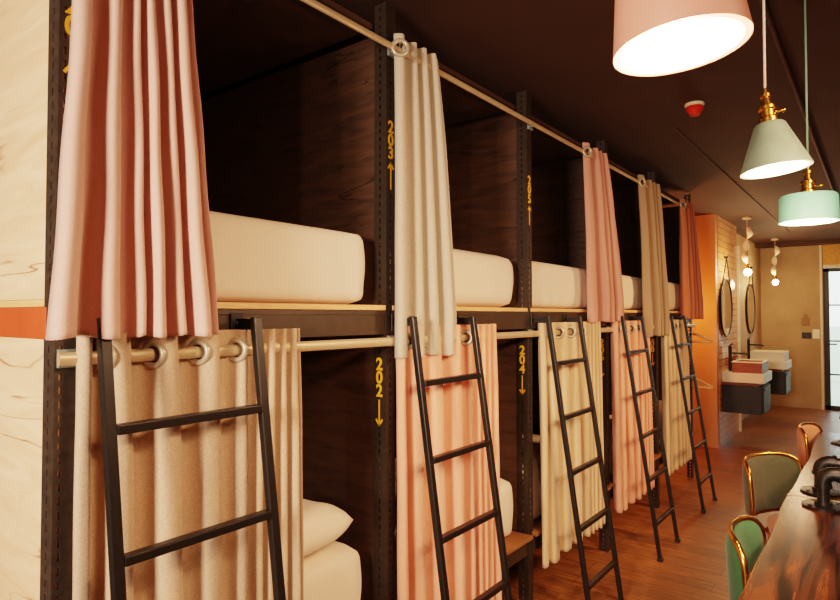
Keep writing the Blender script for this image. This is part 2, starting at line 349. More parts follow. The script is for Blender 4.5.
for i in range(5):
    y = POST[i]; yn = POST[i+1]
    if i == 0: lab = 'nearest two-level bunk with pale wood end panel and slotted corner post'
    elif i == 4: lab = 'last two-level bunk, farthest down the row beside the orange-lit wall'
    else: lab = '%s two-level dark bunk bay along the row, its post numbered %s above and %s below' % (ordn[i], nums_up[i], nums_lo[i])
    t = thing('bunk_bed', lab, 'bunk bed', (0, y, 0), 0, 'two-level bunk beds in a row')
    def loc(o): o.location.y -= y; return o        # mesh in world coords, parent at (0,y,0)
    p = loc(make_post(i, t, y))
    # gold lettering: upper number on front flange, lower number on the camera-side flange
    def stack(txt, face, a, fixed, ztop, parent, pitch=.048):
        rot = (pi/2, 0, pi/2) if face == 'x' else (pi/2, 0, 0)
        for k, chh in enumerate(txt):
            l = (fixed+.0012, a, ztop-k*pitch) if face == 'x' else (a, fixed-.0012, ztop-k*pitch)
            text_mesh(chh, .062, M['gold'], parent, 'number_sign', l, rot)
    stack(nums_up[i], 'x', y+W_F*.5, 0, 2.30, p); arrow_mesh(p, 'x', y+W_F*.5, 0, 2.09, .10, True)
    if nums_lo[i]:
        stack(nums_lo[i], 'y', -.018-.012, y, 1.43, p); arrow_mesh(p, 'y', -.030, y, 1.225, .095, False)
    # back post and inner edge filler column
    bm = B(); box(bm, XL+.03, XL+.08, y+.003, y+.05, FL, CEIL-.03); loc(obj('back_post', bm, M['metal_dark'], t))
    # platforms
    for zt, nm in ((UP, 'platform'), (LO, 'platform')):
        bm = B(); box(bm, XL+.09, .004 if zt == UP else .03, y+W_F+.003 if i == 0 else y+.036, yn-.004, zt-.018, zt); loc(obj(nm, bm, M['plyedge' if zt == UP else 'board'], t, bevel=.002))
        bm = B(); box(bm, -.035, -.004, y+W_F, yn-.002, zt-.105, zt-.019)
        box(bm, -.004, -.0015, y+W_F, yn-.002, zt-.035, zt-.019); box(bm, -.004, -.0015, y+W_F, yn-.002, zt-.105, zt-.095)
        loc(obj('front_beam', bm, M['beam'], t, bevel=.002))
        bm = B(); box(bm, XL+.09, XL+.12, y+.06, yn-.002, zt-.105, zt-.019); loc(obj('rear_beam', bm, M['beam'], t))
    # partition between this bunk and the next
    if i < 4:
        bm = B(); box(bm, XL+.09, -W_S-.002, yn+.006, yn+.030, UP+.002, 2.62); loc(obj('side_panel', bm, M['inner'], t))
        bm = B(); box(bm, XL+.09, -W_S-.002, yn+.006, yn+.030, LO+.002, UP-.11); loc(obj('side_panel', bm, M['inner'], t))
    bm = B(); box(bm, XL+.002, XL+.025, y+.01, yn+.0, LO, CEIL-.1); loc(obj('back_panel', bm, M['inner'], t))
    bm = B(); box(bm, XL+.09, -.06, y+.06, yn-.01, 2.64, 2.66); loc(obj('top_panel', bm, M['inner'], t))
    # curtain rods (oval tube) with end brackets
    for zr in (2.55, 1.485):
        bm = B(); tube(bm, [(RX, y-.005, zr), (RX, yn-.012, zr)], .015, n=20, rx=.0085, ry=.0155 if zr < 2 else .0125)
        loc(obj('curtain_rod', bm, M['rod'], t, autosmooth=50))
        bm = B(); box(bm, 0.001, .012, y+.004, y+.048, zr-.02, zr+.02); box(bm, .012, .026, y+.012, y+.03, zr-.010, zr+.010)
        tube(bm, [(.012, y+.026, zr), (.040, y+.026, zr)], .005, 10)
        loc(obj('rod_bracket', bm, M['bracket'], t, bevel=.001))
    if i == 0:
        bm = B(); box(bm, XL+.05, -.006, y+.006, y+.024, UP+.001, CEIL-.02); loc(obj('end_panel', bm, M['panel'], t)).update_tag()
        bm = B(); box(bm, XL+.05, -.006, y+.006, y+.024, .02, 1.525); loc(obj('end_panel', bm, M['panel'], t))
        bm = B(); box(bm, XL+.05, -.006, y+.0035, y+.024, UP-.016, UP); loc(obj('panel_edge_strip', bm, M['plyedge'], t))
        bm = B(); box(bm, XL+.05, -W_S+.012, y-.001, y+.024, 1.526, UP-.017); loc(obj('end_beam', bm, M['red'], t, bevel=.002))['label'] = 'orange red end beam'
    if i == 4:
        bm = B(); slotted(bm, 'x', yn, yn+W_F, 0, FL, CEIL-.02, cols=1, hw=.011, hh=.018); slotted(bm, 'y', -W_S, -.0025, yn+W_F, FL, CEIL-.02, cols=1, hw=.014, hh=.018)
        loc(obj('post', bm, M['metal_dark'], t))
        bm = B(); box(bm, XL+.09, -W_S-.002, yn+.006, yn+.03, UP+.002, 2.62); box(bm, XL+.09, -.25, yn+.006, yn+.03, LO+.002, UP-.11); loc(obj('side_panel', bm, M['inner'], t))

# ------------------------------------------------------------------ mattresses and pillows
def rounded_block(x0, x1, y0, y1, z0, z1, r, seed, amp=.006, wr=.004):
    """soft mattress with crowned sides, puckered lower sheet edge"""
    bm = B(); nx, ny, nz = 44, 26, 14
    bmesh.ops.create_cube(bm, size=2)
    bmesh.ops.subdivide_edges(bm, edges=bm.edges[:], cuts=22, use_grid_fill=True)
    rnd = random.Random(seed); ph = [rnd.uniform(0, 6) for _ in range(8)]
    hx, hy, hz = (x1-x0)/2, (y1-y0)/2, (z1-z0)/2
    for v in bm.verts:
        p = Vector((math.copysign(abs(v.co.x)**.8, v.co.x)*hx, math.copysign(abs(v.co.y)**.8, v.co.y)*hy, math.copysign(abs(v.co.z)**.85, v.co.z)*hz))
        q = Vector((max(-hx+r, min(hx-r, p.x)), max(-hy+r, min(hy-r, p.y)), max(-hz+r, min(hz-r, p.z))))
        d = p-q
        if d.length > 1e-6 and (abs(p.x) > hx-r or abs(p.y) > hy-r or abs(p.z) > hz-r):
            k = r*max(abs(d.x), abs(d.y), abs(d.z))/r
            p = q+d.normalized()*k
        # crown of the top & slight bulge
        zt = (p.z+hz)/(2*hz)
        if p.z > 0: p.z += amp*(1-(p.x/hx)**2)*(1-(p.y/hy)**2)
        # puckers near bottom on sides
        edge = max(abs(p.x)/hx, abs(p.y)/hy)
        if edge > .9:
            s_ = (p.y if abs(p.x)/hx > abs(p.y)/hy else p.x)
            am = wr*max(0, 1-zt*2.2) + .0012*sin(zt*5)
            off = am*(sin(s_*46+ph[0]+2.5*sin(zt*4))+.6*sin(s_*83+ph[1]))+.012*sin(pi*zt)
            n = Vector((p.x/hx if abs(p.x)/hx > .9 else 0, p.y/hy if abs(p.y)/hy > .9 else 0, 0))
            if n.length > 0: p += n.normalized()*(off-.012)
        v.co = p+Vector(((x0+x1)/2, (y0+y1)/2, (z0+z1)/2))
    return bm
upl = ['cream fitted mattress on the upper deck of the nearest bunk, behind the wide pink curtain',
       'upper deck mattress right of the long pale grey curtain, with rounded near corner',
       'upper deck mattress in the third bay, left of the pink curtain with an eyelet ring',
       'upper deck mattress showing between the narrow pink and the taupe curtains',
       'upper deck mattress farthest away, between the taupe and terracotta curtains']
lol = ['cream lower deck mattress with a pillow, in the nearest bunk',
       'lower deck mattress glimpsed right of the salmon curtain, second bay',
       'lower deck mattress behind the cream linen curtain, third bay',
       'lower deck mattress behind the apricot pink curtain, fourth bay',
       'lower deck mattress behind the farthest cream curtain, last bay']
for i in range(5):
    y = POST[i]
    y0 = y+.085; y1 = y+.085+.95
    m_ = obj('mattress', rounded_block(-1.98, -.02, y0, y1, UP+.001, UP+.262, .045 if i != 1 else .06, i, wr=.005), M['sheet'], smooth=True)
    tag(m_, upl[i], 'mattress', 'mattresses on the bunks')
    m_ = obj('mattress', rounded_block(-1.98, -.03, y0+.01, y1-.0, LO+.001, LO+.29, .05, 20+i, wr=.005), M['sheet'], smooth=True)
    tag(m_, lol[i], 'mattress', 'mattresses on the bunks')
def pillow(cx, cy, cz, lx, ly, h, rz, tilt, label):
    bm = B(); n = 26
    grid = {}
    for s_ in (1, -1):
        for a in range(n+1):
            for b_ in range(n+1):
                u = a/n*2-1; v = b_/n*2-1
                e = (1-abs(u)**3.2)*(1-abs(v)**3.2)
                pin = 1-.09*(abs(u*v))**.5*0+0.0
                x = u*lx/2*(1-.13*v**4)*(1-.10*(1-abs(v)**2)*abs(u)**4*0-.06*(1-v*v)*u*u); yv = v*ly/2*(1-.10*u**4)*(1-.06*(1-u*u)*v*v)
                z = s_*h/2*max(e, 0)**.5 + .004*sin(9*u+3*v)*e
                grid[(s_, a, b_)] = bm.verts.new((x, yv, z))
        for a in range(n):
            for b_ in range(n):
                bm.faces.new([grid[(s_, a, b_)], grid[(s_, a+1, b_)], grid[(s_, a+1, b_+1)], grid[(s_, a, b_+1)]])
    bmesh.ops.remove_doubles(bm, verts=bm.verts[:], dist=1e-5)
    o = obj('pillow', bm, M['pillow'], smooth=True); o.location = (cx, cy, cz); o.rotation_euler = (tilt, radians(-4), rz)
    tag(o, label, 'pillow'); return o
pillow(-.235, POST[0]+.715, LO+.29+.076, .44, .60, .17, radians(4), 0, 'white pillow lying on the lower mattress of the nearest bunk')

# ------------------------------------------------------------------ curtains
def curtain(label, cat, mat, widths_t, y0t, widths_b, y0b, ztop, zbot, x0=.045, A=.026, Ab=.036, rings=(), seed=0, group=None, bulge=0.0, ring_r=.027, creases=0, B2=.10, xdrift=0.0, hemwave=.004, lin=False):
    """Pleated cloth. widths_t / widths_b: width of each fold at the top and hem. rings: fold indices whose near flank shows an eyelet."""
    rnd = random.Random(seed); nf = len(widths_t); per = 18
    ct = [0]; cb = [0]
    for a, b_ in zip(widths_t, widths_b): ct.append(ct[-1]+a); cb.append(cb[-1]+b_)
    amp = [rnd.uniform(.8, 1.2) for _ in range(nf+1)]; ampb = [rnd.uniform(.65, 1.25) for _ in range(nf+1)]
    sk = [rnd.uniform(-.12, .12) for _ in range(nf+1)]
    H = ztop-zbot
    zs = []; z = 0.0
    while z < .11: zs.append(z); z += .005
    while z < H: zs.append(z); z += .022
    zs.append(H)
    bm = B(); g = []
    hole_c = []
    def pos(fu, dz):
        k = min(int(fu), nf-1); f = fu-k
        v = dz/H; vb = v if lin else min(1, v*1.15)**.8
        yt = y0t+ct[k]+(ct[k+1]-ct[k])*f; yb = y0b+cb[k]+(cb[k+1]-cb[k])*f
        y = yt*(1-vb)+yb*vb
        ph = 2*pi*f + sk[k]*v*3*sin(2*pi*f)
        am_t = A*amp[k]*min(1, widths_t[k]/.10+.15); am_b = Ab*ampb[k]*min(1.0, widths_b[k]/.10+.25)
        nx = (1-f); am_t2 = A*amp[min(k+1, nf-1)]*min(1, widths_t[min(k+1, nf-1)]/.10+.15)
        am_b2 = Ab*ampb[min(k+1, nf-1)]*min(1, widths_b[min(k+1, nf-1)]/.10+.25)
        s2 = f*f*(3-2*f)
        am = (am_t*(1-s2)+am_t2*s2)*(1-vb)+(am_b*(1-s2)+am_b2*s2)*vb
        w = (ct[k+1]-ct[k])*(1-vb)+(cb[k+1]-cb[k])*vb
        sn = sin(ph); gg = (1+sn)/2; mm = min(1, v*4)*.85
        sn = sn*(1-mm)+(2*(1-(1-gg)**1.55)-1)*mm
        x = x0 + am*sn + xdrift*v + bulge*sin(pi*min(1, v))*.5
        x += .06*am*sin(2*ph+sk[k]*8)*v
        y += -B2*w*sin(2*ph)*(.4+.6*v)
        # crease ripples
        if creases:
            x += creases*.003*sin(15*v+3*fu)*sin(1.1*fu+5*v)
            y += creases*.002*sin(17*v+2*fu)
        else:
            x += .0018*sin(11*v+3*fu+seed)
        z = ztop-dz - (hemwave*sin(2*pi*fu*.5+seed)+hemwave*.6*sin(2*pi*fu+1) if dz > H*.97 else 0)
        return Vector((x, y, z))
    cols = [j/per for j in range(nf*per+1)]
    for fu in cols: g.append([bm.verts.new(pos(fu, dz)) for dz in zs])
    faces = []
    for a in range(len(cols)-1):
        for b_ in range(len(zs)-1):
            faces.append(bm.faces.new((g[a][b_], g[a+1][b_], g[a+1][b_+1], g[a][b_+1])))
    ringdata = []
    for k in rings:
        # eyelet at mid height of rod, on the flank around f
        fu = k; dz = .055
        c = pos(fu, dz); e = pos(fu+.06, dz)-pos(fu-.06, dz); nrm = Vector((e.y, -e.x, 0)).normalized()
        c.x = x0 if abs(c.x-x0) < .02 else c.x
        ringdata.append((c, nrm))
        dele = [f for f in bm.faces if (f.calc_center_median()-c).length < ring_r-.006]
        bmesh.ops.delete(bm, geom=dele, context='FACES')
    root = thing('curtain', label, cat, (x0, y0t+ct[-1]/2, zbot), 0, group)
    off = Vector((x0, y0t+ct[-1]/2, zbot))
    for v in bm.verts: v.co -= off
    cl = obj('curtain_cloth', bm, mat, root, smooth=True, solid=.0022)
    # hem fold: slightly thicker band at the bottom
    for c, nrm in ringdata:
        rb = B(); R_, r_ = ring_r, .0068; nn = Vector((nrm.x, nrm.y, 0)).normalized(); a = Vector((0, 0, 1)); b2 = nn.cross(a)
        pts = [c-off+a*R_*cos(2*pi*q/32)+b2*R_*sin(2*pi*q/32) for q in range(32)]
        tube(rb, pts, .007, 10, closed=True, rx=.0085, ry=.0085)
        obj('eyelet_ring', rb, M['ring'], root, smooth=True)
    return root
G1 = 'curtains on the upper rail'; G2 = 'curtains on the lower rail'
# upper row
curtain('wide dusty pink curtain bunched at the nearest upper bunk, large in the foreground', 'curtain', M['pink'],
        [.060, .044, .030, .036, .030, .040], .578, [.100, .080, .040, .055, .044, .075], .500, 2.60, 1.532, x0=RX+.008, A=.032, Ab=.052, xdrift=.036, lin=True, rings=(1, 3, 5), seed=3, group=G1, creases=.7, B2=.07)
curtain('long pale grey linen curtain beside the post numbered 203', 'curtain', M['grey'],
        [.09, .06, .06, .06], POST[1]+.002, [.12, .085, .09, .10], POST[1]-.004, 2.60, 1.425, x0=RX, A=.026, Ab=.034, rings=(.14,), seed=5, group=G1, B2=.08, creases=.2)
curtain('pink curtain toned down for dim light, with pale eyelet ring, third along the upper rail', 'curtain', M['dusty'],
        [.15, .08, .07, .08], 3.38, [.22, .12, .11, .18], 3.42, 2.60, 1.54, x0=RX, A=.03, Ab=.045, rings=(.14,), seed=8, group=G1, B2=.07)
curtain('long taupe linen curtain, fourth along the upper rail', 'curtain', M['taupe'],
        [.22, .10, .08, .10], 4.40, [.28, .13, .11, .17], 4.47, 2.60, 1.42, x0=RX, A=.03, Ab=.042, rings=(.14,), seed=9, group=G1, B2=.07)
curtain('terracotta orange curtain at the far end of the upper rail', 'curtain', M['orange'],
        [.16, .09, .08, .09], 5.56, [.24, .16, .15, .20], 5.56, 2.60, 1.545, x0=RX, A=.03, Ab=.05, rings=(.14,), seed=10, group=G1, B2=.07)
# lower row: spread part then gathered part
def lower(i, label, mat, seed, W, off=.03, zb=.31):
    wt = [.060, .117, .120, .118, .062, .04, .045, .04, .04]; wb = [.08, .13, .13, .10, .06, .045, .05, .045, .05]
    k = W/sum(wt); kb = (W+.02)/sum(wb)
    return curtain(label, 'curtain', mat, [w*k for w in wt], POST[i]+off, [w*kb for w in wb], POST[i]+off-.01, 1.54, zb, x0=RX+.002, A=.029, Ab=.032, rings=(1, 2, 3, 4), seed=seed, group=G2, B2=.07, creases=.3, xdrift=.012)
lower(0, 'grey linen curtain with large eyelet rings behind the nearest ladder', M['grey2'], 21, .63)
lower(1, 'salmon pink curtain behind the second ladder, below the pale grey curtain', M['pink2'], 22, .71, off=.01)
lower(2, 'cream linen curtain behind the third ladder, under the 205 post', M['cream'], 23, .84, off=.055)
lower(3, 'apricot pink curtain behind the fourth ladder', M['pink2'], 24, .76, off=.02)
lower(4, 'cream linen curtain behind the fifth ladder, beside the clothes hangers', M['cream'], 25, .72, off=.06)

# ------------------------------------------------------------------ ladders
LAD = [.612, 1.695, 2.80, 3.90, 5.05]; LW = .40; ZT = 1.575; LEAN = .225
llab = ['black metal ladder nearest the viewer, in front of the grey eyelet curtain',
        'black metal ladder in front of the salmon pink curtain',
        'black metal ladder in front of the cream linen curtain, third in line',
        'black metal ladder in front of the apricot pink curtain, fourth in line',
        'farthest black metal ladder, beside the clothes hangers']
lad = thing('bunk_ladder', llab[0], 'ladder', (0.0, LAD[0], 0), 0, 'black ladders leaning on the bunks')
def rail_x(z): return .086+LEAN*(1-(z-FL)/(ZT-FL))
for s_ in (0, 1):
    yy = s_*LW; bm = B()
    vs = []
    for z in (FL+.004, ZT):
        xx = rail_x(z)
        vs.append([bm.verts.new(p) for p in ((xx-.011, yy-.0125, z), (xx+.011, yy-.0125, z), (xx+.011, yy+.0125, z), (xx-.011, yy+.0125, z))])
    for k in range(4): bm.faces.new((vs[0][k], vs[0][(k+1) % 4], vs[1][(k+1) % 4], vs[1][k]))
    bm.faces.new(vs[0][::-1]); bm.faces.new(vs[1])
    obj('rail', bm, M['ladder'], lad, bevel=.003)
    bm = B(); box(bm, rail_x(FL)-.016, rail_x(FL)+.016, yy-.016, yy+.016, FL, FL+.02); obj('rubber_foot', bm, M['blackmatte'], lad, bevel=.003)
    bm = B(); box(bm, .0, .075, yy-.004, yy+.004, ZT-.035, ZT-.005)
    box(bm, .0, .006, yy-.02, yy+.02, ZT-.055, ZT+.01); tube(bm, [(.006, yy, ZT-.02), (.014, yy, ZT-.02)], .009, 12)
    obj('hook_bracket', bm, M['ladder'], lad, bevel=.0015)
for k in range(5):
    z = 1.335-k*.267; x = rail_x(z)
    bm = B(); vs = []
    box(bm, x-.013, x+.013, .0125, LW-.0125, z-.011, z+.011); obj('rung', bm, M['ladder'], lad, bevel=.003)
for i in range(1, 5): dup(lad, (0, LAD[i], 0), 0, llab[i])

# ------------------------------------------------------------------ long table and iron pipe rails
TX = CAMX-.35; TH = .75
def tabletop(name, label, y0, y1, mat, seed):
    t = thing(name, label, 'table', (TX+.4, (y0+y1)/2, 0), 0, 'long wooden tables along the aisle')
    bm = B(); L = y1-y0
    # slightly wavy live front edge
    n = 50; top = []; bot = []
    for k in range(n+1):
        yy = -L/2+L*k/n; dx = .006*sin(yy*3.1+seed)+.003*sin(yy*9+seed)
        top.append(bm.verts.new((-.4+dx, yy, TH))); bot.append(bm.verts.new((-.4+dx+.006, yy, TH-.035)))
    tr = [bm.verts.new((.4, -L/2+L*k/n, TH)) for k in range(n+1)]; brr = [bm.verts.new((.4, -L/2+L*k/n, TH-.035)) for k in range(n+1)]
    for k in range(n):
        bm.faces.new((top[k], top[k+1], tr[k+1], tr[k])); bm.faces.new((bot[k], bot[k+1], top[k+1], top[k]))
        bm.faces.new((brr[k], brr[k+1], bot[k+1], bot[k])); bm.faces.new((tr[k], tr[k+1], brr[k+1], brr[k]))
    bm.faces.new((top[0], tr[0], brr[0], bot[0])); bm.faces.new((top[-1], bot[-1], brr[-1], tr[-1]))
    obj('tabletop', bm, mat, t, bevel=.003)
    for sx in (.12, .34):
        for sy in (-L/2+.25, L/2-.25):
            bm = B(); tube(bm, [(sx, sy, FL), (sx, sy, TH-.036)], .022, 14); lathe(bm, [(.0, 0), (.06, 0), (.06, .01), (.0, .01)], 20, (sx, sy, FL+.001))
            obj('leg', bm, M['iron'], t, autosmooth=40)
    return t
SEAM = 3.26
tabletop('long_table', 'glossy walnut table in the lower right foreground', .35, SEAM-.002, M['table'], 0)
tabletop('long_table', 'farther walnut table with swirling grain beyond the pale seam', SEAM+.004, 5.15, M['table2'], 2)
bm = B(); box(bm, TX-.004, TX+.8, SEAM-.0015, SEAM+.0035, TH-.03, TH+.0025); tag(obj('joint_strip', bm, M['alu']), 'thin pale strip in the seam between the two tabletops', 'strip')
def piperail(label, x, y, w=.62, h=.145, r=.024):
    t = thing('pipe_rail', label, 'pipe rail', (x, y, TH+.001), 0, 'black iron pipe rails on the tables')
    for sx in (0, w):
        bm = B(); lathe(bm, [(0, 0), (.082, 0), (.082, .007), (.034, .012), (.034, .022), (0, .022)], 28, (sx, 0, 0))
        for q in range(4): lathe(bm, [(0, .008), (.007, .008), (.007, .012), (0, .012)], 8, (sx+.062*cos(q*pi/2+.7), .062*sin(q*pi/2+.7), 0))
        obj('flange', bm, M['iron'], t, autosmooth=40)
    pts = [(0, 0, .01), (0, 0, h-.04)]+[(.04-.04*cos(a), 0, h-.04+.04*sin(a)) for a in [pi/2*k/8 for k in range(1, 9)]]
    pts += [(w-.04+.04*sin(a), 0, h-.04+.04*cos(a)) for a in [pi/2*k/8 for k in range(0, 9)]]+[(w, 0, .01)]
    bm = B(); tube(bm, pts, r, 18); obj('pipe', bm, M['iron'], t, autosmooth=50)
    for sx in (.0, w):
        bm = B(); s_ = 1 if sx == 0 else -1
        el = [(sx, 0, h-.05)]+[(sx+s_*(.04-.04*cos(a)), 0, h-.04+.04*sin(a)) for a in [pi/2*k/8 for k in range(1, 9)]]+[(sx+s_*.055, 0, h)]
        tube(bm, el, r+.006, 18); tube(bm, [(sx, 0, h-.062), (sx, 0, h-.048)], r+.010, 18); tube(bm, [(sx+s_*.05, 0, h), (sx+s_*.064, 0, h)], r+.010, 18)
        obj('elbow', bm, M['iron'], t, autosmooth=50)
    for sx in (.085, .115, w-.085):
        bm = B(); tube(bm, [(sx-.007, 0, h), (sx+.007, 0, h)], r+.005, 18); obj('union_ring', bm, M['copper'], t, autosmooth=50)
    return t
pr = piperail('nearer black iron pipe rail with copper rings on the walnut table', CAMX-.208, 3.14)
dup(pr, (CAMX-.235, 3.385, TH+.001), 0, 'black iron pipe rail just beyond the table seam')
pt = piperail('tall black pipe rail at the far end of the table', CAMX-.19, 4.75, h=.22)

# ------------------------------------------------------------------ chairs (facing +x in local space)
def chair(label, fab, loc, rz, seatfab=None, wrap=50):
    t = thing('lounge_chair', label, 'chair', loc, rz, 'brass framed velvet chairs at the table')
    # curved backrest
    R_, a0, zc = .30, radians(wrap), .605; hh = .15
    def outline(n=64, inset=0):
        pts = []
        for k in range(n):
            th = 2*pi*k/n; e = 4.2
            cx = math.copysign(abs(cos(th))**(2/e), cos(th)); cz = math.copysign(abs(sin(th))**(2/e), sin(th))
            pts.append((cx*(1-inset), cz*(1-inset)))
        return pts
    def P(u, w, rad):                 # u in -1..1 along arc, w -1..1 height
        al = u*a0; z = zc+w*hh
        r = rad+.018*(w+1)/2
        return Vector((.03-r*cos(al), r*sin(al), z))
    bm = B(); rings = []
    n = 56; out = outline(n)
    layers = [(.0, .0), (.35, .010), (.7, .016), (.9, .012), (1.0, .0)]
    for sgn in (1, -1):
        prev = None
        for (sc, _) in [(0.001, 0), (.3, 0), (.6, 0), (.82, 0), (.94, 0), (1.0, 0)]:
            th = .022*(1-sc**6)**.5 if sc < 1 else 0.004
            ring = [bm.verts.new(P(u*sc, w*sc, R_+sgn*th)) for (u, w) in out]
            if prev:
                for k in range(n): bm.faces.new((prev[k], prev[(k+1) % n], ring[(k+1) % n], ring[k]))
            prev = ring
    bmesh.ops.remove_doubles(bm, verts=bm.verts[:], dist=.0005)
    obj('backrest', bm, fab, t, smooth=True)
    bm = B(); tube(bm, [P(u*1.02, w*1.02, R_) for (u, w) in out], .011, 10, closed=True); obj('back_frame', bm, M['brass'], t, smooth=True)
    # seat cushion
    bm = B(); prof = [(0, .40), (.19, .40), (.215, .415), (.222, .44), (.212, .465), (.18, .478), (.0, .484)]
    lathe(bm, prof, 40, (.03, 0, 0)); obj('seat', bm, seatfab or fab, t, smooth=True)
    bm = B(); pts = [(.03+.222*cos(2*pi*k/40), .222*sin(2*pi*k/40), .402) for k in range(40)]; tube(bm, pts, .009, 8, closed=True); obj('seat_frame', bm, M['brass'], t, smooth=True)
    for sx, sy in ((1, 1), (1, -1), (-1, 1), (-1, -1)):
        bm = B(); tube(bm, [(.03+.15*sx, .15*sy, .402), (.03+.20*sx, .19*sy, .0)], [.012, .008], 10); obj('leg', bm, M['brass'], t, smooth=True)
    for sy in (-1, 1):
        al = sy*radians(32); b0 = Vector((.03-.22*cos(al), .22*sin(al), .402)); b1 = Vector((.03-(R_+.004)*cos(al), (R_+.004)*sin(al), zc-hh*1.0))
        bm = B(); tube(bm, [b0, b1], .009, 8); obj('back_support', bm, M['brass'], t, smooth=True)
    return t
chair('green velvet chair with curved brass frame at the near table edge', M['green'], (1.262, 2.47, FL), 0, wrap=38)
chair('grey olive velvet chair with wide curved brass framed back', M['olive'], (1.124, 3.66, FL), radians(-22), M['blush'])
chair('blush chair with brass frame, farthest along the table', M['blush'], (1.25, 4.95, FL), radians(-8), wrap=40)

# ------------------------------------------------------------------ pendants
def pendant(kind, label, loc, mats, zb, tilt=0):
    shade, cordm = mats
    t = thing('pendant_lamp', label, 'pendant lamp', (loc[0], loc[1], zb), 0, 'pendant lamps over the tables')
    if kind == 'cone_big': prof_o = [(.093, 0), (.093, .004), (.078, .125), (.064, .150), (.03, .160), (.012, .162)]; top = .162
    elif kind == 'cone': prof_o = [(.089, 0), (.089, .004), (.040, .128), (.034, .134), (.012, .136)]; top = .136
    else: prof_o = [(.091, 0), (.091, .004), (.089, .086), (.084, .094), (.012, .098)]; top = .098
    th = .010
    inner = [(max(r-th, .004), max(z-th*(.3 if z < .01 else 1), .0)) for r, z in prof_o][::-1]
    bm = B(); lathe(bm, prof_o, 56); me_in = B()
    # rim
    n = 56
    r0 = prof_o[0][0]; r1 = inner[-1][0]
    bm2 = B(); bmesh.ops.delete(bm, geom=[f for f in bm.faces if len(f.verts) > 4], context='FACES')
    A_ = [bm.verts.new((r0*cos(2*pi*k/n), r0*sin(2*pi*k/n), 0)) for k in range(n)]; B_ = [bm.verts.new((r1*cos(2*pi*k/n), r1*sin(2*pi*k/n), 0)) for k in range(n)]
    for k in range(n): bm.faces.new((A_[k], A_[(k+1) % n], B_[(k+1) % n], B_[k]))
    bm2.free()
    obj('lamp_shade', bm, shade, t, autosmooth=45)
    lathe(me_in, inner, 56); bmesh.ops.delete(me_in, geom=[f for f in me_in.faces if len(f.verts) > 4], context='FACES')
    obj('shade_lining', me_in, M['lining_glow'], t, smooth=True)
    bm = B(); zc = top*.45
    bmesh.ops.create_uvsphere(bm, u_segments=24, v_segments=16, radius=.032, matrix=Matrix.Translation((0, 0, zc)))
    tube(bm, [(0, 0, zc+.02), (0, 0, top-.012)], [.022, .014], 16); obj('bulb', bm, M['bulb'], t, smooth=True)
    bm = B()
    lathe(bm, [(0, top-.002), (.026, top), (.026, top+.012), (.020, top+.018), (.020, top+.034), (.024, top+.038), (.024, top+.046), (.013, top+.052), (.011, top+.070), (.015, top+.074), (.015, top+.082), (.006, top+.086), (.005, top+.1), (0, top+.1)], 24)
    tube(bm, [(.018, 0, top+.026), (.036, 0, top+.026)], .004, 8); bmesh.ops.create_uvsphere(bm, u_segments=10, v_segments=8, radius=.006, matrix=Matrix.Translation((.038, 0, top+.026)))
    obj('lamp_holder', bm, M['brass'], t, autosmooth=40)
    if tilt:                         # the shade hangs slightly askew from the end of its cord
        pv = Vector((0, 0, top+.09)); ax = Vector((loc[0]-CAMX, loc[1], 0)).normalized()
        mt = Matrix.Translation(pv) @ Matrix.Rotation(-radians(tilt), 4, ax) @ Matrix.Translation(-pv)
        for ch in t.children: ch.matrix_basis = mt
    bm = B(); tube(bm, [(0, 0, top+.095), (0, 0, CEIL-zb-.025)], .0035, 8); obj('cord', bm, cordm, t, smooth=True)
    bm = B(); lathe(bm, [(0, 0), (.045, 0), (.05, -.02), (.02, -.03), (0, -.03)], 28, (0, 0, CEIL-zb-.0005)); obj('ceiling_rose', bm, M['brass'], t, autosmooth=40)
    return t
PEND = [(CAMX-.245, .905, 1.965, 60), (CAMX-.250, 1.93, 1.985, 42), (CAMX-.195, 2.49, 1.905, 42)]
pendant('cone_big', 'large pink pendant lamp, nearest, cut by the top of the picture', PEND[0][:2], (M['shade_pink'], M['cord_grey']), PEND[0][2], 5)
pendant('cone', 'grey green conical pendant lamp with brass holder', PEND[1][:2], (M['shade_grey'], M['cord_grey']), PEND[1][2], 6)
pendant('drum', 'mint green drum pendant lamp, farthest over the table', PEND[2][:2], (M['shade_mint'], M['cord_mint']), PEND[2][2])

def lamp(kind, loc, energy, col, size=.05, rot=None, spot=None, sizey=None):
    l = bpy.data.lights.new('lamp_light', kind); l.energy = energy; l.color = col
    if kind == 'AREA':
        l.size = size
        if sizey: l.shape = 'RECTANGLE'; l.size_y = sizey
    else: l.shadow_soft_size = size
    if spot: l.spot_size = spot; l.spot_blend = .6
    o = bpy.data.objects.new('lamp_light', l); COL.objects.link(o); o.location = loc
    if rot: o.rotation_euler = rot
    return o
def aim(o, tgt):
    o.rotation_euler = (Vector(tgt)-o.location).to_track_quat('-Z', 'Y').to_euler(); return o
WARM = (1.0, .58, .34)
for (x, y, z, e) in PEND: lamp('POINT', (x, y, z-.03), e*.35, WARM, .06)

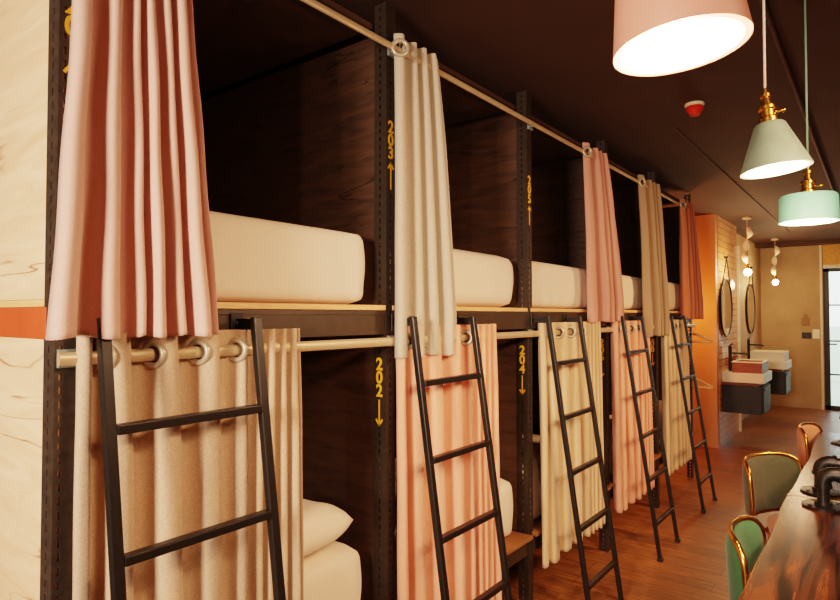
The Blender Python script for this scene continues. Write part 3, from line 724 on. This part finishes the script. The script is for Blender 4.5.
# shell-ornament bulbs over the sinks
def shell_lamp(label, x, y, zb):
    t = thing('hanging_bulb', label, 'hanging lamp', (x, y, zb), 0, 'bare bulbs with shell ornaments over the sinks')
    h = CEIL-zb
    bm = B(); lathe(bm, [(0, 0), (.05, 0), (.05, -.022), (0, -.022)], 24, (0, 0, h-.001)); obj('ceiling_rose', bm, M['alu'], t, autosmooth=40)
    bm = B(); tube(bm, [(0, 0, .05), (0, 0, h-.02)], .004, 8); obj('cord', bm, M['cord_grey'], t)
    L = h-.16
    for k in range(3):
        z1 = h-.11-L*.30*k; z0 = z1-L*.30; bm = B(); a = k*2.0
        pts = [(.032*sin(pi*q/8)*cos(a), .032*sin(pi*q/8)*sin(a), z1+(z0-z1)*q/8) for q in range(9)]
        tube(bm, pts, [.004+.034*sin(pi*(q/8)**.9) for q in range(9)], 12); obj('shell', bm, M['ornament'], t, smooth=True)
    bm = B(); lathe(bm, [(0, .0), (.018, 0), (.02, .05), (.012, .065), (0, .065)], 16, (0, 0, .035)); obj('bulb_holder', bm, M['brass'], t, autosmooth=40)
    bm = B(); bmesh.ops.create_uvsphere(bm, u_segments=20, v_segments=14, radius=.042, matrix=Matrix.Translation((0, 0, 0))); obj('bulb', bm, M['bulb_small'], t, smooth=True)
    lamp('POINT', (x+.0, y-.10, zb-.04), 14, (1, .6, .28), .05)
    return t
shell_lamp('bare bulb with white shell ornament above the nearer sink', CAMX-1.25, 8.05, 2.09)
shell_lamp('bare bulb with white shell ornament above the farther sink', CAMX-1.27, 10.6, 2.08)

# ------------------------------------------------------------------ fire detector and conduits
t = thing('smoke_detector', 'red round smoke detector on the dark ceiling', 'detector', (CAMX-.80, 3.54, CEIL-.001))
bm = B(); lathe(bm, [(0, 0), (.050, 0), (.052, -.010), (.045, -.016), (0, -.016)], 32); obj('detector_base', bm, M['alu'], t, autosmooth=40)
bm = B(); lathe(bm, [(0, -.0165), (.043, -.0165), (.045, -.036), (.032, -.050), (.026, -.064), (0, -.066)], 32); obj('detector_cap', bm, M['redplastic'], t, autosmooth=40)
bm = B(); tube(bm, [(CAMX-.33, -1, CEIL-.013), (CAMX-.33, 9.8, CEIL-.013)], .011, 10); tag(obj('ceiling_conduit', bm, M['conduit'], autosmooth=40), 'brown conduit on the ceiling running above the pendant lamps', 'conduit')
bm = B(); tube(bm, [(CAMX-1.0, 3.9, CEIL-.007), (CAMX-1.0, 9.8, CEIL-.007)], .006, 10); tag(obj('ceiling_conduit', bm, M['conduit'], autosmooth=40), 'brown conduit on the ceiling leading from beyond the detector to the sinks', 'conduit')

# ------------------------------------------------------------------ sinks and mirrors
def vanity(label, x0, y0, w, dep, zt, basin_mat):
    """wall at x0, extends +x by dep, from y0 to y0+w"""
    t = thing('wash_stand', label, 'sink', (x0, y0, 0), 0, 'wall hung wash stands')
    boxobj('counter', M['white'], t, 0.002, dep, 0, w, zt-.11, zt, bevel=.004)
    bm = B()
    bx0, bx1, by0, by1, bz0, bz1 = .10, dep-.03, .05, w-.05, zt+.001, zt+.13
    th = .018
    box(bm, bx0, bx1, by0, by0+th, bz0, bz1-.012); box(bm, bx0, bx1, by1-th, by1, bz0, bz1-.012)
    box(bm, bx0, bx0+th, by0+th, by1-th, bz0, bz1-.012); box(bm, bx1-th, bx1, by0+th, by1-th, bz0, bz1-.012); box(bm, bx0+th, bx1-th, by0+th, by1-th, bz0, bz0+.02)
    ba = obj('basin', bm, basin_mat, t, bevel=.003)
    bm = B(); z0, z1 = bz1-.0115, bz1
    box(bm, bx0-.003, bx1+.003, by0-.003, by0+th, z0, z1); box(bm, bx0-.003, bx1+.003, by1-th, by1+.003, z0, z1)
    box(bm, bx0-.003, bx0+th, by0+th, by1-th, z0, z1); box(bm, bx1-th, bx1+.003, by0+th, by1-th, z0, z1)
    obj('rim', bm, M['white'], ba, bevel=.002)
    bb = boxobj('bowl', M['white'], ba, bx0+th+.001, bx1-th-.001, by0+th+.001, by1-th-.001, bz0+.021, bz1-.03)
    cab = boxobj('cabinet', M['cabinet'], t, .002, dep-.03, .03, w-.03, zt-.47, zt-.15, bevel=.004)
    boxobj('cabinet_door', M['cabinet'], t, dep-.0295, dep-.012, .04, w-.04, zt-.46, zt-.16, bevel=.003)
    boxobj('handle', M['blackmatte'], t, dep-.0115, dep-.002, .08, .22, zt-.20, zt-.185, bevel=.002)
    boxobj('cabinet_bracket', M['sinkwood'], t, .002, dep-.06, .05, w-.05, zt-.149, zt-.111)
    bm = B(); fx, fy = .055, w*.35
    tube(bm, [(fx, fy, zt+.001), (fx, fy, zt+.30)], .020, 16); tube(bm, [(fx, fy, zt+.22), (fx+.19, fy, zt+.215)], .011, 12); tube(bm, [(fx+.185, fy, zt+.215), (fx+.185, fy, zt+.195)], .010, 12)
    tube(bm, [(fx, fy, zt+.30), (fx, fy, zt+.31), (fx+.03, fy, zt+.335)], .007, 8)
    obj('faucet', bm, M['blackmatte'], t, autosmooth=40)
    bm = B(); tube(bm, [(dep*.45, w*.5, zt-.111), (dep*.45, w*.5, zt-.15)], .02, 12); 
    bm.free()
    return t
vanity('nearer wash stand with white counter, wooden box basin and black faucet', -.079, 7.80, .62, .44, .905, M['sinkwood'])
vanity('farther wash stand with white box basin and black faucet', -.199, 9.85, .62, .56, .92, M['white'])
def mirror(label, x, y, zc, r):
    t = thing('round_mirror', label, 'mirror', (x, y, zc-r), 0, 'round mirrors over the sinks')
    bm = B(); pts = [(.02, r*cos(2*pi*k/56), r+r*1.02*sin(2*pi*k/56)) for k in range(56)]; tube(bm, pts, .010, 8, closed=True); obj('mirror_frame', bm, M['blackmatte'], t, smooth=True)
    bm = B(); lathe(bm, [(0, .012), (r-.008, .012), (r-.008, .02), (0, .02)], 56, (0, 0, r), axis='x'); obj('mirror_glass', bm, M['mirror'], t, autosmooth=30)
    bm = B(); tube(bm, [(.02, -r*.82, r*1.56), (.03, 0, r*2+.27), (.02, r*.82, r*1.56)], .008, 8); tube(bm, [(.0, 0, r*2+.27), (.05, 0, r*2+.27)], .014, 12); obj('hanging_strap', bm, M['blackmatte'], t, smooth=True)
    return t
mirror('round black framed mirror hung by a strap on the tiled wall', -.079, 8.02, 1.67, .34)
mirror('round black framed mirror above the farther sink', -.199, 10.55, 1.68, .37)
# soap bottles on the counter
for (x, y, h, m_, lb) in ((.02, 8.30, .17, 'copper', 'amber soap bottle beside the wooden box basin'), (.02, 8.38, .14, 'white', 'white soap bottle behind the amber one on the nearer counter')):
    t = thing('soap_bottle', lb, 'bottle', (x-.055, y, .9205))
    bm = B(); lathe(bm, [(0, 0), (.028, 0), (.030, .01), (.030, h*.7), (.012, h*.82), (.012, h*.9), (0, h*.9)], 20); obj('bottle_body', bm, M[m_], t, autosmooth=50)
    bm = B(); tube(bm, [(0, 0, h*.9), (0, 0, h), (.035, 0, h)], .005, 8); obj('pump', bm, M['blackmatte'], t)
# light switches on the far wall
t = thing('light_switch', 'white light switch next to the glass door', 'switch', (.585, YF-.001, 1.27))
boxobj('switch_plate', M['white'], t, -.05, .045, -.012, 0, -.075, .075); boxobj('switch_rocker', M['white'], t, -.03, .025, -.017, -.0125, -.04, .04)
t = thing('door_control_panel', 'black wall panel left of the white switch', 'panel', (.47, YF-.001, 1.245)); boxobj('panel_body', M['blackmatte'], t, -.085, .05, -.012, 0, -.05, .05); boxobj('panel_button', M['metal_brown'], t, -.03, .0, -.015, -.0125, -.015, .015)
t = thing('wall_plaque', 'small dark bottle-shaped plaque on the plaster wall above the switches', 'plaque', (.44, YF-.001, 1.40))
bm = B(); box(bm, -.06, .06, -.006, 0, 0, .13); box(bm, -.028, .028, -.006, 0, .131, .19); obj('plaque_body', bm, plain('brown_plaque', S(146, 104, 66), .6), t, bevel=.004)

# ------------------------------------------------------------------ hangers on the end of the row
def hanger(label, z, x=.0, y=6.13, rz=0):
    t = thing('clothes_hanger', label, 'hanger', (x, y, z), rz, 'wooden clothes hangers at the end of the row')
    bm = B()
    for s_ in (1, -1):
        pts = [(0, 0, 0), (s_*.05, 0, -.012), (s_*.11, 0, -.04), (s_*.17, 0, -.072)]
        tube(bm, pts, [.011, .012, .011, .014], 10)
    tube(bm, [(-.165, 0, -.074), (.165, 0, -.074)], .011, 10)
    obj('hanger_body', bm, M['hanger'], t, smooth=True)
    bm = B(); pts = [(0, 0, 0), (0, 0, .035)]+[(-.022*cos(a)+.0, 0, .055+.022*sin(a)) for a in [pi*1.4*k/10-1.2 for k in range(0, 11)]][::1]
    tube(bm, [(0, 0, 0), (0, 0, .03)]+[(.02*sin(a), 0, .05-.02*cos(a)) for a in [pi*1.5*k/10 for k in range(11)]], .0025, 8); obj('hook', bm, M['rod'], t, smooth=True)
    return t
hanger('upper wooden clothes hanger beside the last post', 1.40)
hanger('lower wooden clothes hanger beside the last post', .97)
bm = B(); tube(bm, [(.0, POST[5]+.058, 1.47), (.0, 6.16, 1.47)], .005, 8); tube(bm, [(.0, POST[5]+.058, 1.04), (.0, 6.16, 1.04)], .005, 8)
box(bm, -.02, .0, POST[5]+.0525, POST[5]+.056, .95, 1.55); box(bm, -.008, .008, POST[5]+.056, POST[5]+.06, 1.46, 1.48); box(bm, -.008, .008, POST[5]+.056, POST[5]+.06, 1.03, 1.05)
tag(obj('hook_rail', bm, M['metal_dark']), 'dark hook rail on the last post carrying the hangers', 'hook rail')

# ------------------------------------------------------------------ lights
k1 = aim(lamp('AREA', (.95, -2.3, 1.95), 52, (1.0, .75, .58), .7), (0, .9, 1.35)); k1.data.spread = radians(100)
k2 = aim(lamp('AREA', (2.3, 1.2, 2.3), 15, (1.0, .62, .38), .5), (0, 2.6, .9)); k2.data.spread = radians(90)
k3 = aim(lamp('AREA', (2.4, 4.6, 2.2), 17, (1.0, .52, .27), .6), (0, 4.4, 1.0)); k3.data.spread = radians(90)
lamp('POINT', (-.4, 6.95, 1.65), 26, (1.0, .30, .07), .12)
lamp('POINT', (.55, 9.4, 2.3), 15, (1.0, .56, .30), .12)
w = bpy.data.worlds.new('daylight'); bpy.context.scene.world = w; w.use_nodes = True
w.node_tree.nodes['Background'].inputs[0].default_value = (.88, 1.0, .95, 1); w.node_tree.nodes['Background'].inputs[1].default_value = 2.2

# ------------------------------------------------------------------ camera
cam = bpy.data.cameras.new('camera'); co = bpy.data.objects.new('camera', cam); COL.objects.link(co)
co.location = (CAMX, 0, CAMZ); co.rotation_euler = (radians(90+1.43), 0, radians(37.5))
cam.lens = 600/840*36; cam.sensor_width = 36; cam.clip_start = .02
bpy.context.scene.camera = co
vs = bpy.context.scene.view_settings
vs.view_transform = 'Filmic'; vs.look = 'Medium High Contrast'; vs.exposure = 0.55
